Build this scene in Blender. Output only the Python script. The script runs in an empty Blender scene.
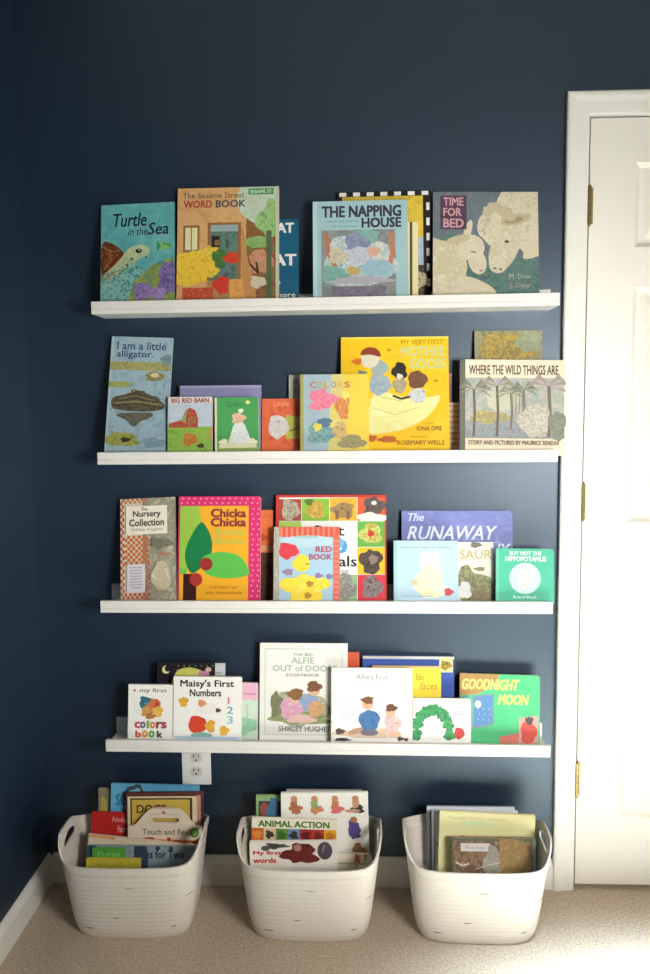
import bpy, bmesh, math, random
from mathutils import Matrix, Vector
scene = bpy.context.scene
C = scene.collection
PI = math.pi

# ---------------------------------------------------------------- materials
def lin(h):
    h = h.lstrip('#')
    v = [int(h[i:i+2], 16) / 255 for i in (0, 2, 4)]
    return [x/12.92 if x <= .04045 else ((x+.055)/1.055)**2.4 for x in v] + [1.0]

_m = {}
def base_mat(name, rough=.5, spec=.35):
    m = bpy.data.materials.new(name); m.use_nodes = True
    b = m.node_tree.nodes['Principled BSDF']
    b.inputs['Roughness'].default_value = rough
    b.inputs['Specular IOR Level'].default_value = spec
    return m, m.node_tree, b

def mat(c, rough=.5, spec=.3):
    """'#rrggbb' flat printed colour, or 'n<scale>:#a,#b,#c' = painted mottling of those pigments."""
    key = (c, rough)
    if key in _m: return _m[key]
    m, nt, b = base_mat('print ' + c, rough, spec)
    if c.startswith('#'):
        b.inputs['Base Color'].default_value = lin(c)
    else:
        sc, cols = c[1:].split(':'); cols = cols.split(',')
        tc = nt.nodes.new('ShaderNodeTexCoord'); mp = nt.nodes.new('ShaderNodeMapping')
        rnd = random.Random(c)
        mp.inputs['Location'].default_value = (rnd.uniform(-5, 5), rnd.uniform(-5, 5), rnd.uniform(-5, 5))
        nz = nt.nodes.new('ShaderNodeTexNoise'); rp = nt.nodes.new('ShaderNodeValToRGB')
        nz.inputs['Scale'].default_value = float(sc)*2.3; nz.inputs['Detail'].default_value = 4
        nz.inputs['Roughness'].default_value = .62; nz.inputs['Distortion'].default_value = .6
        e = rp.color_ramp.elements
        while len(e) < len(cols): e.new(.5)
        for i, k in enumerate(cols):
            e[i].position = .33 + .34*i/max(1, len(cols)-1); 
        for i, k in enumerate(cols): e[i].color = lin(k)
        nt.links.new(tc.outputs['Object'], mp.inputs[0]); nt.links.new(mp.outputs[0], nz.inputs['Vector'])
        nt.links.new(nz.outputs[0], rp.inputs[0]); nt.links.new(rp.outputs[0], b.inputs['Base Color'])
    _m[key] = m
    return m

def paint(name, col, rough, bump=0., scale=200, col2=None, cscale=30, spec=.4):
    m, nt, b = base_mat(name, rough, spec)
    b.inputs['Base Color'].default_value = lin(col)
    tc = nt.nodes.new('ShaderNodeTexCoord')
    if col2:
        nz = nt.nodes.new('ShaderNodeTexNoise'); nz.inputs['Scale'].default_value = cscale; nz.inputs['Detail'].default_value = 5
        rp = nt.nodes.new('ShaderNodeValToRGB'); rp.color_ramp.elements[0].position = .35; rp.color_ramp.elements[1].position = .65
        rp.color_ramp.elements[0].color = lin(col); rp.color_ramp.elements[1].color = lin(col2)
        nt.links.new(tc.outputs['Object'], nz.inputs['Vector']); nt.links.new(nz.outputs[0], rp.inputs[0])
        nt.links.new(rp.outputs[0], b.inputs['Base Color'])
    if bump:
        n2 = nt.nodes.new('ShaderNodeTexNoise'); n2.inputs['Scale'].default_value = scale; n2.inputs['Detail'].default_value = 3
        bp = nt.nodes.new('ShaderNodeBump'); bp.inputs['Strength'].default_value = bump; bp.inputs['Distance'].default_value = .004
        nt.links.new(tc.outputs['Object'], n2.inputs['Vector']); nt.links.new(n2.outputs[0], bp.inputs['Height'])
        nt.links.new(bp.outputs[0], b.inputs['Normal'])
    return m

WALL_RGB = '#2b3a4b'
M_wall = paint('navy wall paint', WALL_RGB, .42, 0, 260, spec=1.0)
M_wall.node_tree.nodes['Principled BSDF'].inputs['Base Color'].default_value = (.0062, .0178, .038, 1)
M_wall.node_tree.nodes['Principled BSDF'].inputs['Specular Tint'].default_value = (.74, .88, 1, 1)
M_white = paint('white satin paint', '#e9e5dc', .38, .03, 60)
M_door = paint('white door paint', '#ece6da', .42, .05, 90)
M_shelf = paint('white lacquer', '#e3dfd8', .35)
M_carpet = paint('beige carpet', '#c4ae96', .95, 1.0, 420, '#e2d0ba', 160, spec=.05)
M_basket = paint('white plastic', '#dcd4c9', .42)
M_slit_shade = paint('painted slit shade', '#7d7064', .8)
M_ceil = paint('ceiling paint', '#d8d6d2', .8)
M_plate = paint('outlet plastic', '#e9e7e2', .35)
M_recep = paint('receptacle plastic', '#cfccc6', .4)
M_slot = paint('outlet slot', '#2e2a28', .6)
M_page = paint('page paper', '#efe8d8', .85, .25, 700)
m, nt, b = base_mat('aged brass', .38, .5)
b.inputs['Base Color'].default_value = lin('#9a8a58'); b.inputs['Metallic'].default_value = .85
M_brass = m

# ---------------------------------------------------------------- helpers
def link(name, bm, mats, parent=None, smooth=False, keep=False):
    me = bpy.data.meshes.new(name)
    if not keep: bmesh.ops.recalc_face_normals(bm, faces=bm.faces[:])
    bm.to_mesh(me); bm.free()
    for k in (mats if isinstance(mats, (list, tuple)) else [mats]): me.materials.append(k)
    if smooth:
        for p in me.polygons: p.use_smooth = True
    o = bpy.data.objects.new(name, me); C.objects.link(o)
    if parent: o.parent = parent
    return o

def box(bm, x0, x1, y0, y1, z0, z1, bev=0):
    r = bmesh.ops.create_cube(bm, size=1)
    vs = r['verts']
    bmesh.ops.scale(bm, vec=(x1-x0, y1-y0, z1-z0), verts=vs)
    bmesh.ops.translate(bm, vec=((x0+x1)/2, (y0+y1)/2, (z0+z1)/2), verts=vs)
    if bev:
        es = list({e for v in vs for e in v.link_edges})
        bmesh.ops.bevel(bm, geom=es, offset=bev, segments=2, affect='EDGES', profile=.5)

def one_box(name, dims, m, parent=None, bev=0):
    bm = bmesh.new(); box(bm, *dims, bev); return link(name, bm, m, parent)

def empty(name, loc, label, cat, group=None, rot=(0, 0, 0)):
    o = bpy.data.objects.new(name, None); C.objects.link(o); o.empty_display_size = .05
    o.location = loc; o.rotation_euler = rot
    o['label'] = label; o['category'] = cat
    if group: o['group'] = group
    return o

def struct(o):
    o['kind'] = 'structure'; return o

def copy_tree(src, name=None):
    r = src.copy(); C.objects.link(r)
    for ch in list(src.children):
        c = ch.copy(); C.objects.link(c); c.parent = r
        for g in ch.children:
            d = g.copy(); C.objects.link(d); d.parent = c
    return r

def prism_xz(bm, outer, y0, y1, hole=None):
    """outline (x,z) extruded from y0 to y1, optional hole."""
    loops = [outer] + ([hole] if hole else [])
    es = []
    for lp in loops:
        vs = [bm.verts.new((x, y0, z)) for x, z in lp]
        es += [bm.edges.new((vs[i], vs[(i+1) % len(vs)])) for i in range(len(vs))]
    r = bmesh.ops.triangle_fill(bm, edges=es, use_beauty=True)
    fs = [f for f in r['geom'] if isinstance(f, bmesh.types.BMFace)]
    ex = bmesh.ops.extrude_face_region(bm, geom=fs)
    bmesh.ops.translate(bm, vec=(0, y1-y0, 0), verts=[v for v in ex['geom'] if isinstance(v, bmesh.types.BMVert)])

def rrect(x0, x1, z0, z1, r, rl=None):
    """rectangle outline; r rounds the right corners, rl the left ones."""
    rl = 0 if rl is None else rl
    pts = []
    def arc(cx, cz, rad, a0):
        if rad <= 0: pts.append((cx, cz)); return
        for i in range(6):
            a = a0 + PI/2*i/5; pts.append((cx+rad*math.cos(a), cz+rad*math.sin(a)))
    arc(x1-r, z1-r, r, 0); arc(x0+rl, z1-rl, rl, PI/2); arc(x0+rl, z0+rl, rl, PI); arc(x1-r, z0+r, r, 1.5*PI)
    return pts

# ---------------------------------------------------------------- lettering
_txt = {}
def glyphs(s, bold, shear):
    k = (s, bold, shear)
    if k in _txt: return _txt[k]
    cu = bpy.data.curves.new('t', 'FONT'); cu.body = s; cu.resolution_u = 2
    cu.shear = shear; cu.space_line = .9
    o = bpy.data.objects.new('t', cu); C.objects.link(o)
    bpy.context.view_layer.update()
    me = o.evaluated_get(bpy.context.evaluated_depsgraph_get()).to_mesh()
    V = [v.co.copy() for v in me.vertices]; F = [list(p.vertices) for p in me.polygons]
    o.to_mesh_clear(); bpy.data.objects.remove(o); bpy.data.curves.remove(cu)
    x0 = min(v.x for v in V); x1 = max(v.x for v in V); y0 = min(v.y for v in V); y1 = max(v.y for v in V)
    V = [((v.x-x0)/(x1-x0 or 1), (v.y-y0)/(y1-y0 or 1)) for v in V]
    n0 = len(V)
    if bold:                                  # a heavier cut: the letter struck again a hair to each side
        em = .013*bold; dx = em/((x1-x0) or 1); dy = em*.7/((y1-y0) or 1); n = len(V); V0, F0 = V, F
        V, F = [], []
        for q, (sx, sy) in enumerate(((-1, -1), (1, -1), (-1, 1), (1, 1))):
            V += [(a+sx*dx, b+sy*dy) for a, b in V0]; F += [[i+n*q for i in f] for f in F0]
    _txt[k] = (V, F, n0)
    return _txt[k]

# ---------------------------------------------------------------- cover artwork (all in cover coordinates 0..1)
def Rc(x0, y0, x1, y1, c): return ('p', [(x0, y0), (x1, y0), (x1, y1), (x0, y1)], c)
def El(cx, cy, rx, ry, c, rot=0): return ('e', cx, cy, rx, ry, c, rot)
def Bl(cx, cy, rx, ry, c, seed=1, wob=.25): return ('b', cx, cy, rx, ry, c, seed, wob)
def Pg(pts, c): return ('p', pts, c)
def Tx(s, x0, y0, x1, y1, c, bold=0, shear=0): return ('t', s, x0, y0, x1, y1, c, bold, shear)
def smooth(p, n=2):
    for _ in range(n):
        q = []
        for i in range(len(p)):
            (ax, ay), (bx, by) = p[i], p[(i+1) % len(p)]
            q += [(ax*.75+bx*.25, ay*.75+by*.25), (ax*.25+bx*.75, ay*.25+by*.75)]
        p = q
    return p
def Sm(pts, c): return ('p', smooth(pts), c)
def Ln(pts, w, c): return ('l', pts, w, c)
def Ck(x0, y0, x1, y1, nx, ny, c):
    o = []
    for i in range(nx):
        for j in range(ny):
            if (i+j) % 2 == 0:
                o.append(Rc(x0+(x1-x0)*i/nx, y0+(y1-y0)*j/ny, x0+(x1-x0)*(i+1)/nx, y0+(y1-y0)*(j+1)/ny, c))
    return o
def Dots(x0, y0, x1, y1, nx, ny, r, c):
    return [El(x0+(x1-x0)*((i+.5+(j % 2)*.25)/nx), y0+(y1-y0)*(j+.5)/ny, r, r, c) for i in range(nx) for j in range(ny)]
def Frame(x0, y0, x1, y1, w, c): return [Rc(x0, y0, x1, y0+w, c), Rc(x0, y1-w, x1, y1, c), Rc(x0, y0, x0+w, y1, c), Rc(x1-w, y0, x1, y1, c)]
def Lines(x0, x1, y0, y1, n, c, seed=1, w=.35):
    """rows of small print."""
    r = random.Random(seed); o = []
    for i in range(n):
        y = y1-(y1-y0)*(i+.5)/n; h = (y1-y0)/n*w; a = x0+r.uniform(0, .15)*(x1-x0)
        o.append(Rc(a, y-h/2, x1-(a-x0), y+h/2, c))
    return o
def Palm(x, y0, y1, s, trunk, leaf):
    o = [Ln([(x, y0), (x+.01, (y0+y1)/2), (x, y1)], .018*s, trunk)]
    for a in range(7):
        t = math.radians(-20+a*36.7)
        o.append(Pg([(x, y1), (x+.09*s*math.cos(t), y1+.09*s*math.sin(t)+.02), (x+.15*s*math.cos(t), y1+.10*s*math.sin(t)-.05*s), (x+.08*s*math.cos(t), y1+.06*s*math.sin(t)-.01)], leaf))
    return o
def Kid(x, y, s, hair, top, leg, skin='#d8a684'):
    return [El(x-.02*s, y+.10*s, .10*s, .06*s, leg), Bl(x, y+.22*s, .085*s, .13*s, top, 3, .12), El(x, y+.40*s, .062*s, .065*s, skin), Bl(x-.005*s, y+.43*s, .07*s, .055*s, hair, 5, .2)]

def clip(poly):
    for ax, lim, sg in ((0, 0, 1), (0, 1, -1), (1, 0, 1), (1, 1, -1)):
        out = []
        for i in range(len(poly)):
            a, b = poly[i-1], poly[i]
            ia, ib = (a[ax]-lim)*sg >= 0, (b[ax]-lim)*sg >= 0
            if ia != ib:
                t = (lim-a[ax])/(b[ax]-a[ax]); out.append((a[0]+(b[0]-a[0])*t, a[1]+(b[1]-a[1])*t))
            if ib: out.append(b)
        poly = out
        if not poly: return []
    return poly

def draw(bm, ops, w, h, yf, hidden, slots):
    """lay printed shapes on the front of a cover (facing -Y); hidden = metres of cover below the ledge lip."""
    vb = hidden/h; asp = w/(h*(1-vb))
    layer = [0]
    def slot(c):
        if c not in slots: slots.append(c)
        return slots.index(c)
    def face(pts, c, y):
        pts = clip([(x, vb+(1-vb)*v if v > 0 else vb+v) for x, v in pts])
        q = []
        for p in pts:
            if not q or abs(p[0]-q[-1][0])+abs(p[1]-q[-1][1]) > 1e-5: q.append(p)
        if len(q) > 2 and abs(q[0][0]-q[-1][0])+abs(q[0][1]-q[-1][1]) < 1e-5: q.pop()
        if len(q) < 3: return
        f = bm.faces.new([bm.verts.new(((x-.5)*w, y, v*h)) for x, v in q])
        f.material_index = slot(c)
        f.normal_update()
        if f.normal.y > 0: f.normal_flip()
    def run(o):
        if isinstance(o, list):
            for k in o: run(k)
            return
        layer[0] += 1; y = yf-.00003*layer[0]-.00004
        t = o[0]
        if t == 'p': face(o[1], o[2], y)
        elif t in 'eb':
            cx, cy, rx, ry, c = o[1:6]; n = 20 if t == 'e' else 28
            rot = math.radians(o[6]) if t == 'e' else 0
            rg = random.Random(o[6]) if t == 'b' else None
            ph = [rg.uniform(0, 6.28) for _ in range(3)] if rg else None
            pts = []
            for i in range(n):
                a = 2*PI*i/n; k = 1
                if rg: k = 1+o[7]*(.5*math.sin(3*a+ph[0])+.35*math.sin(5*a+ph[1])+.25*math.sin(8*a+ph[2]))
                ex, ey = rx*math.cos(a)*k, ry*math.sin(a)*k/1.0
                ey *= asp      # radii are in units of the cover's width
                if rot:
                    ey /= asp; ex, ey = ex*math.cos(rot)-ey*math.sin(rot), (ex*math.sin(rot)+ey*math.cos(rot))*asp
                pts.append((cx+ex, cy+ey))
            if rg:
                for i in range(n):
                    layer[0] += 0; face([(cx, cy), pts[i], pts[(i+1) % n]], c, y)
            else: face(pts, c, y)
        elif t == 'l':
            pts, lw, c = o[1:4]
            for i in range(len(pts)-1):
                (ax, ay), (bx, by) = pts[i], pts[i+1]
                dx, dy = bx-ax, (by-ay)/asp; L = math.hypot(dx, dy) or 1
                nx, ny = -dy/L*lw/2, dx/L*lw/2*asp
                face([(ax+nx, ay+ny), (ax-nx, ay-ny), (bx-nx, by-ny), (bx+nx, by+ny)], c, y)
        elif t == 't':
            s, x0, y0, x1, y1, c, bold, shear = o[1:]
            V, F, n0 = glyphs(s, bold, shear)
            vs = [bm.verts.new(((x0+(x1-x0)*a-.5)*w, y-.00003*(i//n0), (vb+(1-vb)*(y0+(y1-y0)*b))*h)) for i, (a, b) in enumerate(V)]
            if bold: layer[0] += 3
            k = slot(c)
            for f in F:
                try: g = bm.faces.new([vs[i] for i in f])
                except ValueError: continue
                g.material_index = k; g.normal_update()
                if g.normal.y > 0: g.normal_flip()
    run(ops)

def book(label, group, loc, w, h, t, lean, roll, col, ops, hidden=.019, spine=None, r=0, back=None, kind='picture_book', shape=None):
    tilt = {G1: -.32, G4: .33, G3: .1}.get(group, 0)        # the ledges hang very slightly out of level
    if abs(roll-tilt) < .72: roll = tilt
    loc = (loc[0], loc[1]-.0004, loc[2]+w/2*abs(math.sin(math.radians(roll-tilt)))+.0007)
    root = empty(kind, loc, label, 'book', group)
    root.rotation_mode = 'XYZ'
    root.rotation_euler = (Matrix.Rotation(math.radians(roll), 4, 'Y') @ Matrix.Rotation(-math.radians(lean), 4, 'X')).to_euler()
    tc = .0022
    def board(y0, y1, out):
        bm = bmesh.new()
        if shape: prism_xz(bm, shape[0], y0, y1, shape[1])
        else: prism_xz(bm, rrect(-w/2, w/2, 0, h, r), y0, y1)
        bmesh.ops.recalc_face_normals(bm, faces=bm.faces[:])
        return bm
    bm = board(-t, -t+tc, True)
    slots = [col]
    draw(bm, ops, w, h, -t, hidden, slots)
    link('front_cover', bm, [mat(c) for c in slots], root, keep=True)
    bm = board(-tc, 0, True); link('back_cover', bm, mat(back or col), root)
    if not shape:
        one_box('spine', (-w/2, -w/2+.0018, -t+tc, -tc, 0, h), mat(spine or col), root)
        i = .003 if r == 0 else 0
        bm = bmesh.new(); prism_xz(bm, rrect(-w/2+.0018, w/2-i, i, h-i, r), -t+tc, -tc); link('page_block', bm, M_page, root)
    else:
        bm = board(-t+tc, -tc, True); link('page_block', bm, M_page, root)
    return root

# ---------------------------------------------------------------- the room
XL, XR, YF, ZC = -.181, 3.3, -3.9, 2.62
DX0, DX1, DZ = 1.262, 2.085, 2.036            # door opening
bm = bmesh.new()
box(bm, XL-.1, DX0, 0, .1, -.1, ZC); box(bm, DX0, DX1, 0, .1, DZ, ZC); box(bm, DX1, XR, 0, .1, -.1, ZC)
struct(link('wall_back', bm, M_wall))
struct(one_box('wall_left', (XL-.1, XL, YF, 0, -.1, ZC), M_wall))
struct(one_box('floor', (XL-.1, XR, YF, .1, -.1, 0), M_carpet))
struct(one_box('ceiling', (XL-.1, XR, YF, .1, ZC, ZC+.1), M_ceil))

def baseboard(name, x0, x1, rot=0, loc=(0, 0, 0)):
    bm = bmesh.new()
    prof = [(0, 0), (-.014, 0), (-.014, .062), (-.011, .070), (-.008, .076), (-.003, .082), (0, .082)]
    a = [bm.verts.new((x0, y, z)) for y, z in prof]; c = [bm.verts.new((x1, y, z)) for y, z in prof]
    n = len(prof)
    for i in range(n): bm.faces.new((a[i], a[(i+1) % n], c[(i+1) % n], c[i]))
    bm.faces.new(a); bm.faces.new(c[::-1])
    o = link(name, bm, M_white); o.rotation_euler.z = rot; o.location = loc
    return struct(o)
baseboard('baseboard_back', XL+.014, 1.214)
baseboard('baseboard_left', 0, 3.8, PI/2, (XL, -3.8, 0))
baseboard('baseboard_right', 2.15, XR)

# casing: moulded profile swept round the opening with mitred corners
prof = [(0, -.002), (0, -.012), (.004, -.014), (.030, -.017), (.044, -.020), (.052, -.020), (.056, -.017), (.056, -.0)]
bm = bmesh.new(); rows = []
ix0, ix1, iz = DX0+.006, DX1-.006, DZ-.004
for d, y in prof:
    rows.append([bm.verts.new(p) for p in ((ix0-d, y, 0), (ix0-d, y, iz+d), (ix1+d, y, iz+d), (ix1+d, y, 0))])
for i in range(len(rows)-1):
    for j in range(3): bm.faces.new((rows[i][j], rows[i][j+1], rows[i+1][j+1], rows[i+1][j]))
struct(link('trim_1', bm, M_white))
bm = bmesh.new()
box(bm, DX0, DX0+.006, -.002, .1, 0, DZ); box(bm, DX1-.006, DX1, -.002, .1, 0, DZ); box(bm, DX0+.006, DX1-.006, -.002, .1, DZ-.005, DZ)
struct(link('trim_2', bm, M_white))

# six-panel door
lx0, lx1, lz0, lz1, ly = DX0+.0112, DX1-.0095, .013, DZ-.010, -.004
pc = [(1.388, 1.622), (1.725, 1.959)]; pr = [(.205, .825), (1.008, 1.612), (1.710, 1.918)]
bm = bmesh.new()
xs = [lx0, pc[0][0], pc[0][1], pc[1][0], pc[1][1], lx1]
zs = [lz0, pr[0][0], pr[0][1], pr[1][0], pr[1][1], pr[2][0], pr[2][1], lz1]
def quad(a, b2, c2, d): bm.faces.new([bm.verts.new(p) for p in (a, b2, c2, d)])
for i in range(5):
    for j in range(7):
        if i in (1, 3) and j in (1, 3, 5): continue
        quad((xs[i], ly, zs[j]), (xs[i+1], ly, zs[j]), (xs[i+1], ly, zs[j+1]), (xs[i], ly, zs[j+1]))
quad((lx0, .031, lz0), (lx1, .031, lz0), (lx1, .031, lz1), (lx0, .031, lz1))
for x in (lx0, lx1): quad((x, ly, lz0), (x, .031, lz0), (x, .031, lz1), (x, ly, lz1))
for z in (lz0, lz1): quad((lx0, ly, z), (lx1, ly, z), (lx1, .031, z), (lx0, .031, z))
bmesh.ops.remove_doubles(bm, verts=bm.verts[:], dist=1e-5)
door = struct(link('door_1', bm, M_door))
for (a, b2) in pc:
    for (c2, d) in pr:
        bm = bmesh.new(); prev = None
        for ins, y in ((0, ly), (.012, ly+.010), (.020, ly+.010), (.052, ly+.003), (.053, ly+.003)):
            cur = [bm.verts.new(p) for p in ((a+ins, y, c2+ins), (b2-ins, y, c2+ins), (b2-ins, y, d-ins), (a+ins, y, d-ins))]
            if prev:
                for k in range(4): bm.faces.new((prev[k], prev[(k+1) % 4], cur[(k+1) % 4], cur[k]))
            prev = cur
        bm.faces.new(prev)
        link('door_panel', bm, M_door, door)
def hinge_at(z):
    bm = bmesh.new()
    n = 5; L = .094
    for i in range(n):
        bmesh.ops.create_cone(bm, cap_ends=True, segments=14, radius1=.0062, radius2=.0062, depth=L/n-.0012,
                              matrix=Matrix.Translation((0, -.006, -L/2+L/n*(i+.5))))
    for s in (-1, 1):
        bmesh.ops.create_uvsphere(bm, u_segments=10, v_segments=6, radius=.005, matrix=Matrix.Translation((0, -.006, s*L/2)))
    box(bm, 0, .011, -.0015, .0005, -L/2+.002, L/2-.002)
    return bm
h0 = link('door_hinge', hinge_at(0), M_brass, door); h0['label'] = 'aged brass hinge'
for i, z in enumerate((1.813, 1.063, .312)):
    o = h0 if i == 0 else h0.copy()
    if i: C.objects.link(o); o.parent = door
    o.location = (DX0+.0095, -.0035, z)

# ---------------------------------------------------------------- picture ledges
def ledge(label, x0, ztop, tilt):
    root = empty('picture_ledge', (x0+.575, 0, ztop-.031), label, 'shelf', 'white picture ledges', (0, -tilt/1.15, 0))
    hw = .575
    one_box('shelf_board', (-hw, hw, -.115, 0, 0, .012), M_shelf, root, .0012)
    one_box('front_lip', (-hw, hw, -.115, -.103, .0121, .031), M_shelf, root, .0012)
    one_box('back_rail', (-hw, hw, -.013, 0, .0121, .052), M_shelf, root, .0015)
    return root
ledge('top white picture ledge on the wall, under the sea turtle book', .0289, 1.5834, .0065)
ledge('second white picture ledge from the top, holding the big yellow book', .031, 1.2062, 0)
ledge('third white picture ledge from the top, holding the pink dotted book', .0253, .824, -.002)
ledge('lowest white picture ledge, just above the wall outlet', .026, .4518, -.0067)

# ---------------------------------------------------------------- wall outlet
out = empty('wall_outlet', (.241, 0, .343), 'white duplex wall outlet under the lowest ledge', 'outlet')
one_box('outlet_plate', (-.04, .04, -.006, 0, -.058, .058), M_plate, out, .0025)
for s in (-1, 1):
    bm = bmesh.new(); pts = []
    for i in range(24):
        a = 2*PI*i/24; pts.append((.0165*math.cos(a), max(-.0125, min(.0125, .0165*math.sin(a)))+s*.0195))
    prism_xz(bm, pts, -.0078, -.0058)
    rc = link('receptacle', bm, M_recep, out)
    bm = bmesh.new()
    box(bm, -.0078, -.0052, -.0083, -.0076, s*.0195, s*.0195+.0085); box(bm, .0052, .0076, -.0083, -.0076, s*.0195+.001, s*.0195+.0085)
    prism_xz(bm, [(.0028*math.cos(2*PI*i/12), .0028*math.sin(2*PI*i/12)-.0062+s*.0195) for i in range(12)], -.0083, -.0076)
    link('socket_slot', bm, M_slot, rc)
bm = bmesh.new(); prism_xz(bm, [(.0028*math.cos(2*PI*i/12), .0028*math.sin(2*PI*i/12)) for i in range(12)], -.0075, -.0055)
link('plate_screw', bm, M_plate, out)

# ---------------------------------------------------------------- baskets
def sstep(t): t = max(0, min(1, t)); return t*t*(3-2*t)
YC = -.166
def bsurf(th, s):
    c, sn = math.cos(th), math.sin(th)
    q = 4.6
    cx = math.copysign(abs(c)**(2/q), c); sy = math.copysign(abs(sn)**(2/q), sn)
    base = .206+.019*sstep((sy+1)/2)       # the back edge stands a little higher than the front
    rim = base+(.258-base)*sstep((.97-abs(sy))/(.62 if sy < 0 else .85))*sstep((abs(cx)-.68)/.26)
    z = s*rim
    zz = z/.25
    f = 1-math.exp(-zz*14)                 # small round at the foot
    a = .139+.010*f+.030*zz; bb = .080+.008*f+.042*zz
    band = .0020*sstep((z-rim+.024)/.003)
    rib = (1-sstep((z-rim+.030)/.006))*.00045*math.sin(PI*z/.0125)**2
    bulge = .007*(1-abs(cx)**2)
    a += band+rib; bb += band+rib+bulge
    return a*cx, bb*sy, z
def make_basket():
    root = empty('storage_basket', (0, YC, 0), '', 'basket', 'white woven plastic baskets')
    NT, NS = 144, 84
    bm = bmesh.new(); g = []
    ths = [2*PI*i/NT for i in range(NT)]
    for j in range(NS+1):
        g.append([bm.verts.new(bsurf(t, j/NS)) for t in ths])
    for j in range(NS):
        for i in range(NT): bm.faces.new((g[j][i], g[j][(i+1) % NT], g[j+1][(i+1) % NT], g[j+1][i]))
    bm.faces.new(g[0][::-1])
    body = link('basket_body', bm, M_basket, root, True)
    sol = body.modifiers.new('s', 'SOLIDIFY'); sol.thickness = .0042; sol.offset = -1
    # hand holes cut through both ends
    bm = bmesh.new(); pts = []
    for i in range(40):
        a = 2*PI*i/40
        pts.append((.046*math.copysign(abs(math.cos(a))**.8, math.cos(a)), .226+.0115*math.copysign(abs(math.sin(a))**.8, math.sin(a))))
    n = len(pts)
    A = [bm.verts.new((-.4, y, z-3.0*y*y)) for y, z in pts]; Bv = [bm.verts.new((.4, y, z-3.0*y*y)) for y, z in pts]
    for i in range(n): bm.faces.new((A[i], A[(i+1) % n], Bv[(i+1) % n], Bv[i]))
    bm.faces.new(A); bm.faces.new(Bv[::-1])
    cut = link('cutter', bm, M_basket)
    bo = body.modifiers.new('b', 'BOOLEAN'); bo.operation = 'DIFFERENCE'; bo.object = cut; bo.solver = 'EXACT'
    cut.location = (0, YC, 0)
    bpy.context.view_layer.update()
    me = bpy.data.meshes.new_from_object(body.evaluated_get(bpy.context.evaluated_depsgraph_get()))
    body.modifiers.clear(); body.data = me
    bpy.data.objects.remove(cut)
    for p in me.polygons: p.use_smooth = True
    try: me.set_sharp_from_angle(angle=math.radians(50))
    except Exception: pass
    # flat dark patches painting the shade in slits between the front's woven bands
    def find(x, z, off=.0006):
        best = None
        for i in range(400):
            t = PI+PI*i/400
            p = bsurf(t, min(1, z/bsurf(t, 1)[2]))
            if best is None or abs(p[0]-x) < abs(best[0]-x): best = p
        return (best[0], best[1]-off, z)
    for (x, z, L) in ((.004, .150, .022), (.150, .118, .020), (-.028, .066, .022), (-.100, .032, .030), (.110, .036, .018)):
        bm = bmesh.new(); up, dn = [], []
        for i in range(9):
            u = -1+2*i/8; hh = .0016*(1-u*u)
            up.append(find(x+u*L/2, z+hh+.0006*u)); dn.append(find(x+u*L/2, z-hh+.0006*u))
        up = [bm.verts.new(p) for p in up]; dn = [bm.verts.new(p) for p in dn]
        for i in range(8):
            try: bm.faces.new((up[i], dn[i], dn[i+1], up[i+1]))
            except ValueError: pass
        link('weave_slit_shade', bm, M_slit_shade, root)
    return root
b0 = make_basket()
for i, (x, rz, lab) in enumerate(((.114, .02, 'white woven plastic basket of books in the left corner of the room'),
                                  (.562, 0, 'white woven plastic basket of books in the middle of the row'),
                                  (.978, -.015, 'white woven plastic basket of books nearest the door'))):
    o = b0 if i == 0 else copy_tree(b0)
    o.location = (x, YC, 0); o.rotation_euler.z = rz; o['label'] = lab

# ---------------------------------------------------------------- the books on the ledges
G1, G2, G3, G4 = ('picture books on the top ledge', 'picture books on the second ledge',
                  'picture books on the third ledge', 'picture books on the lowest ledge')
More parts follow.
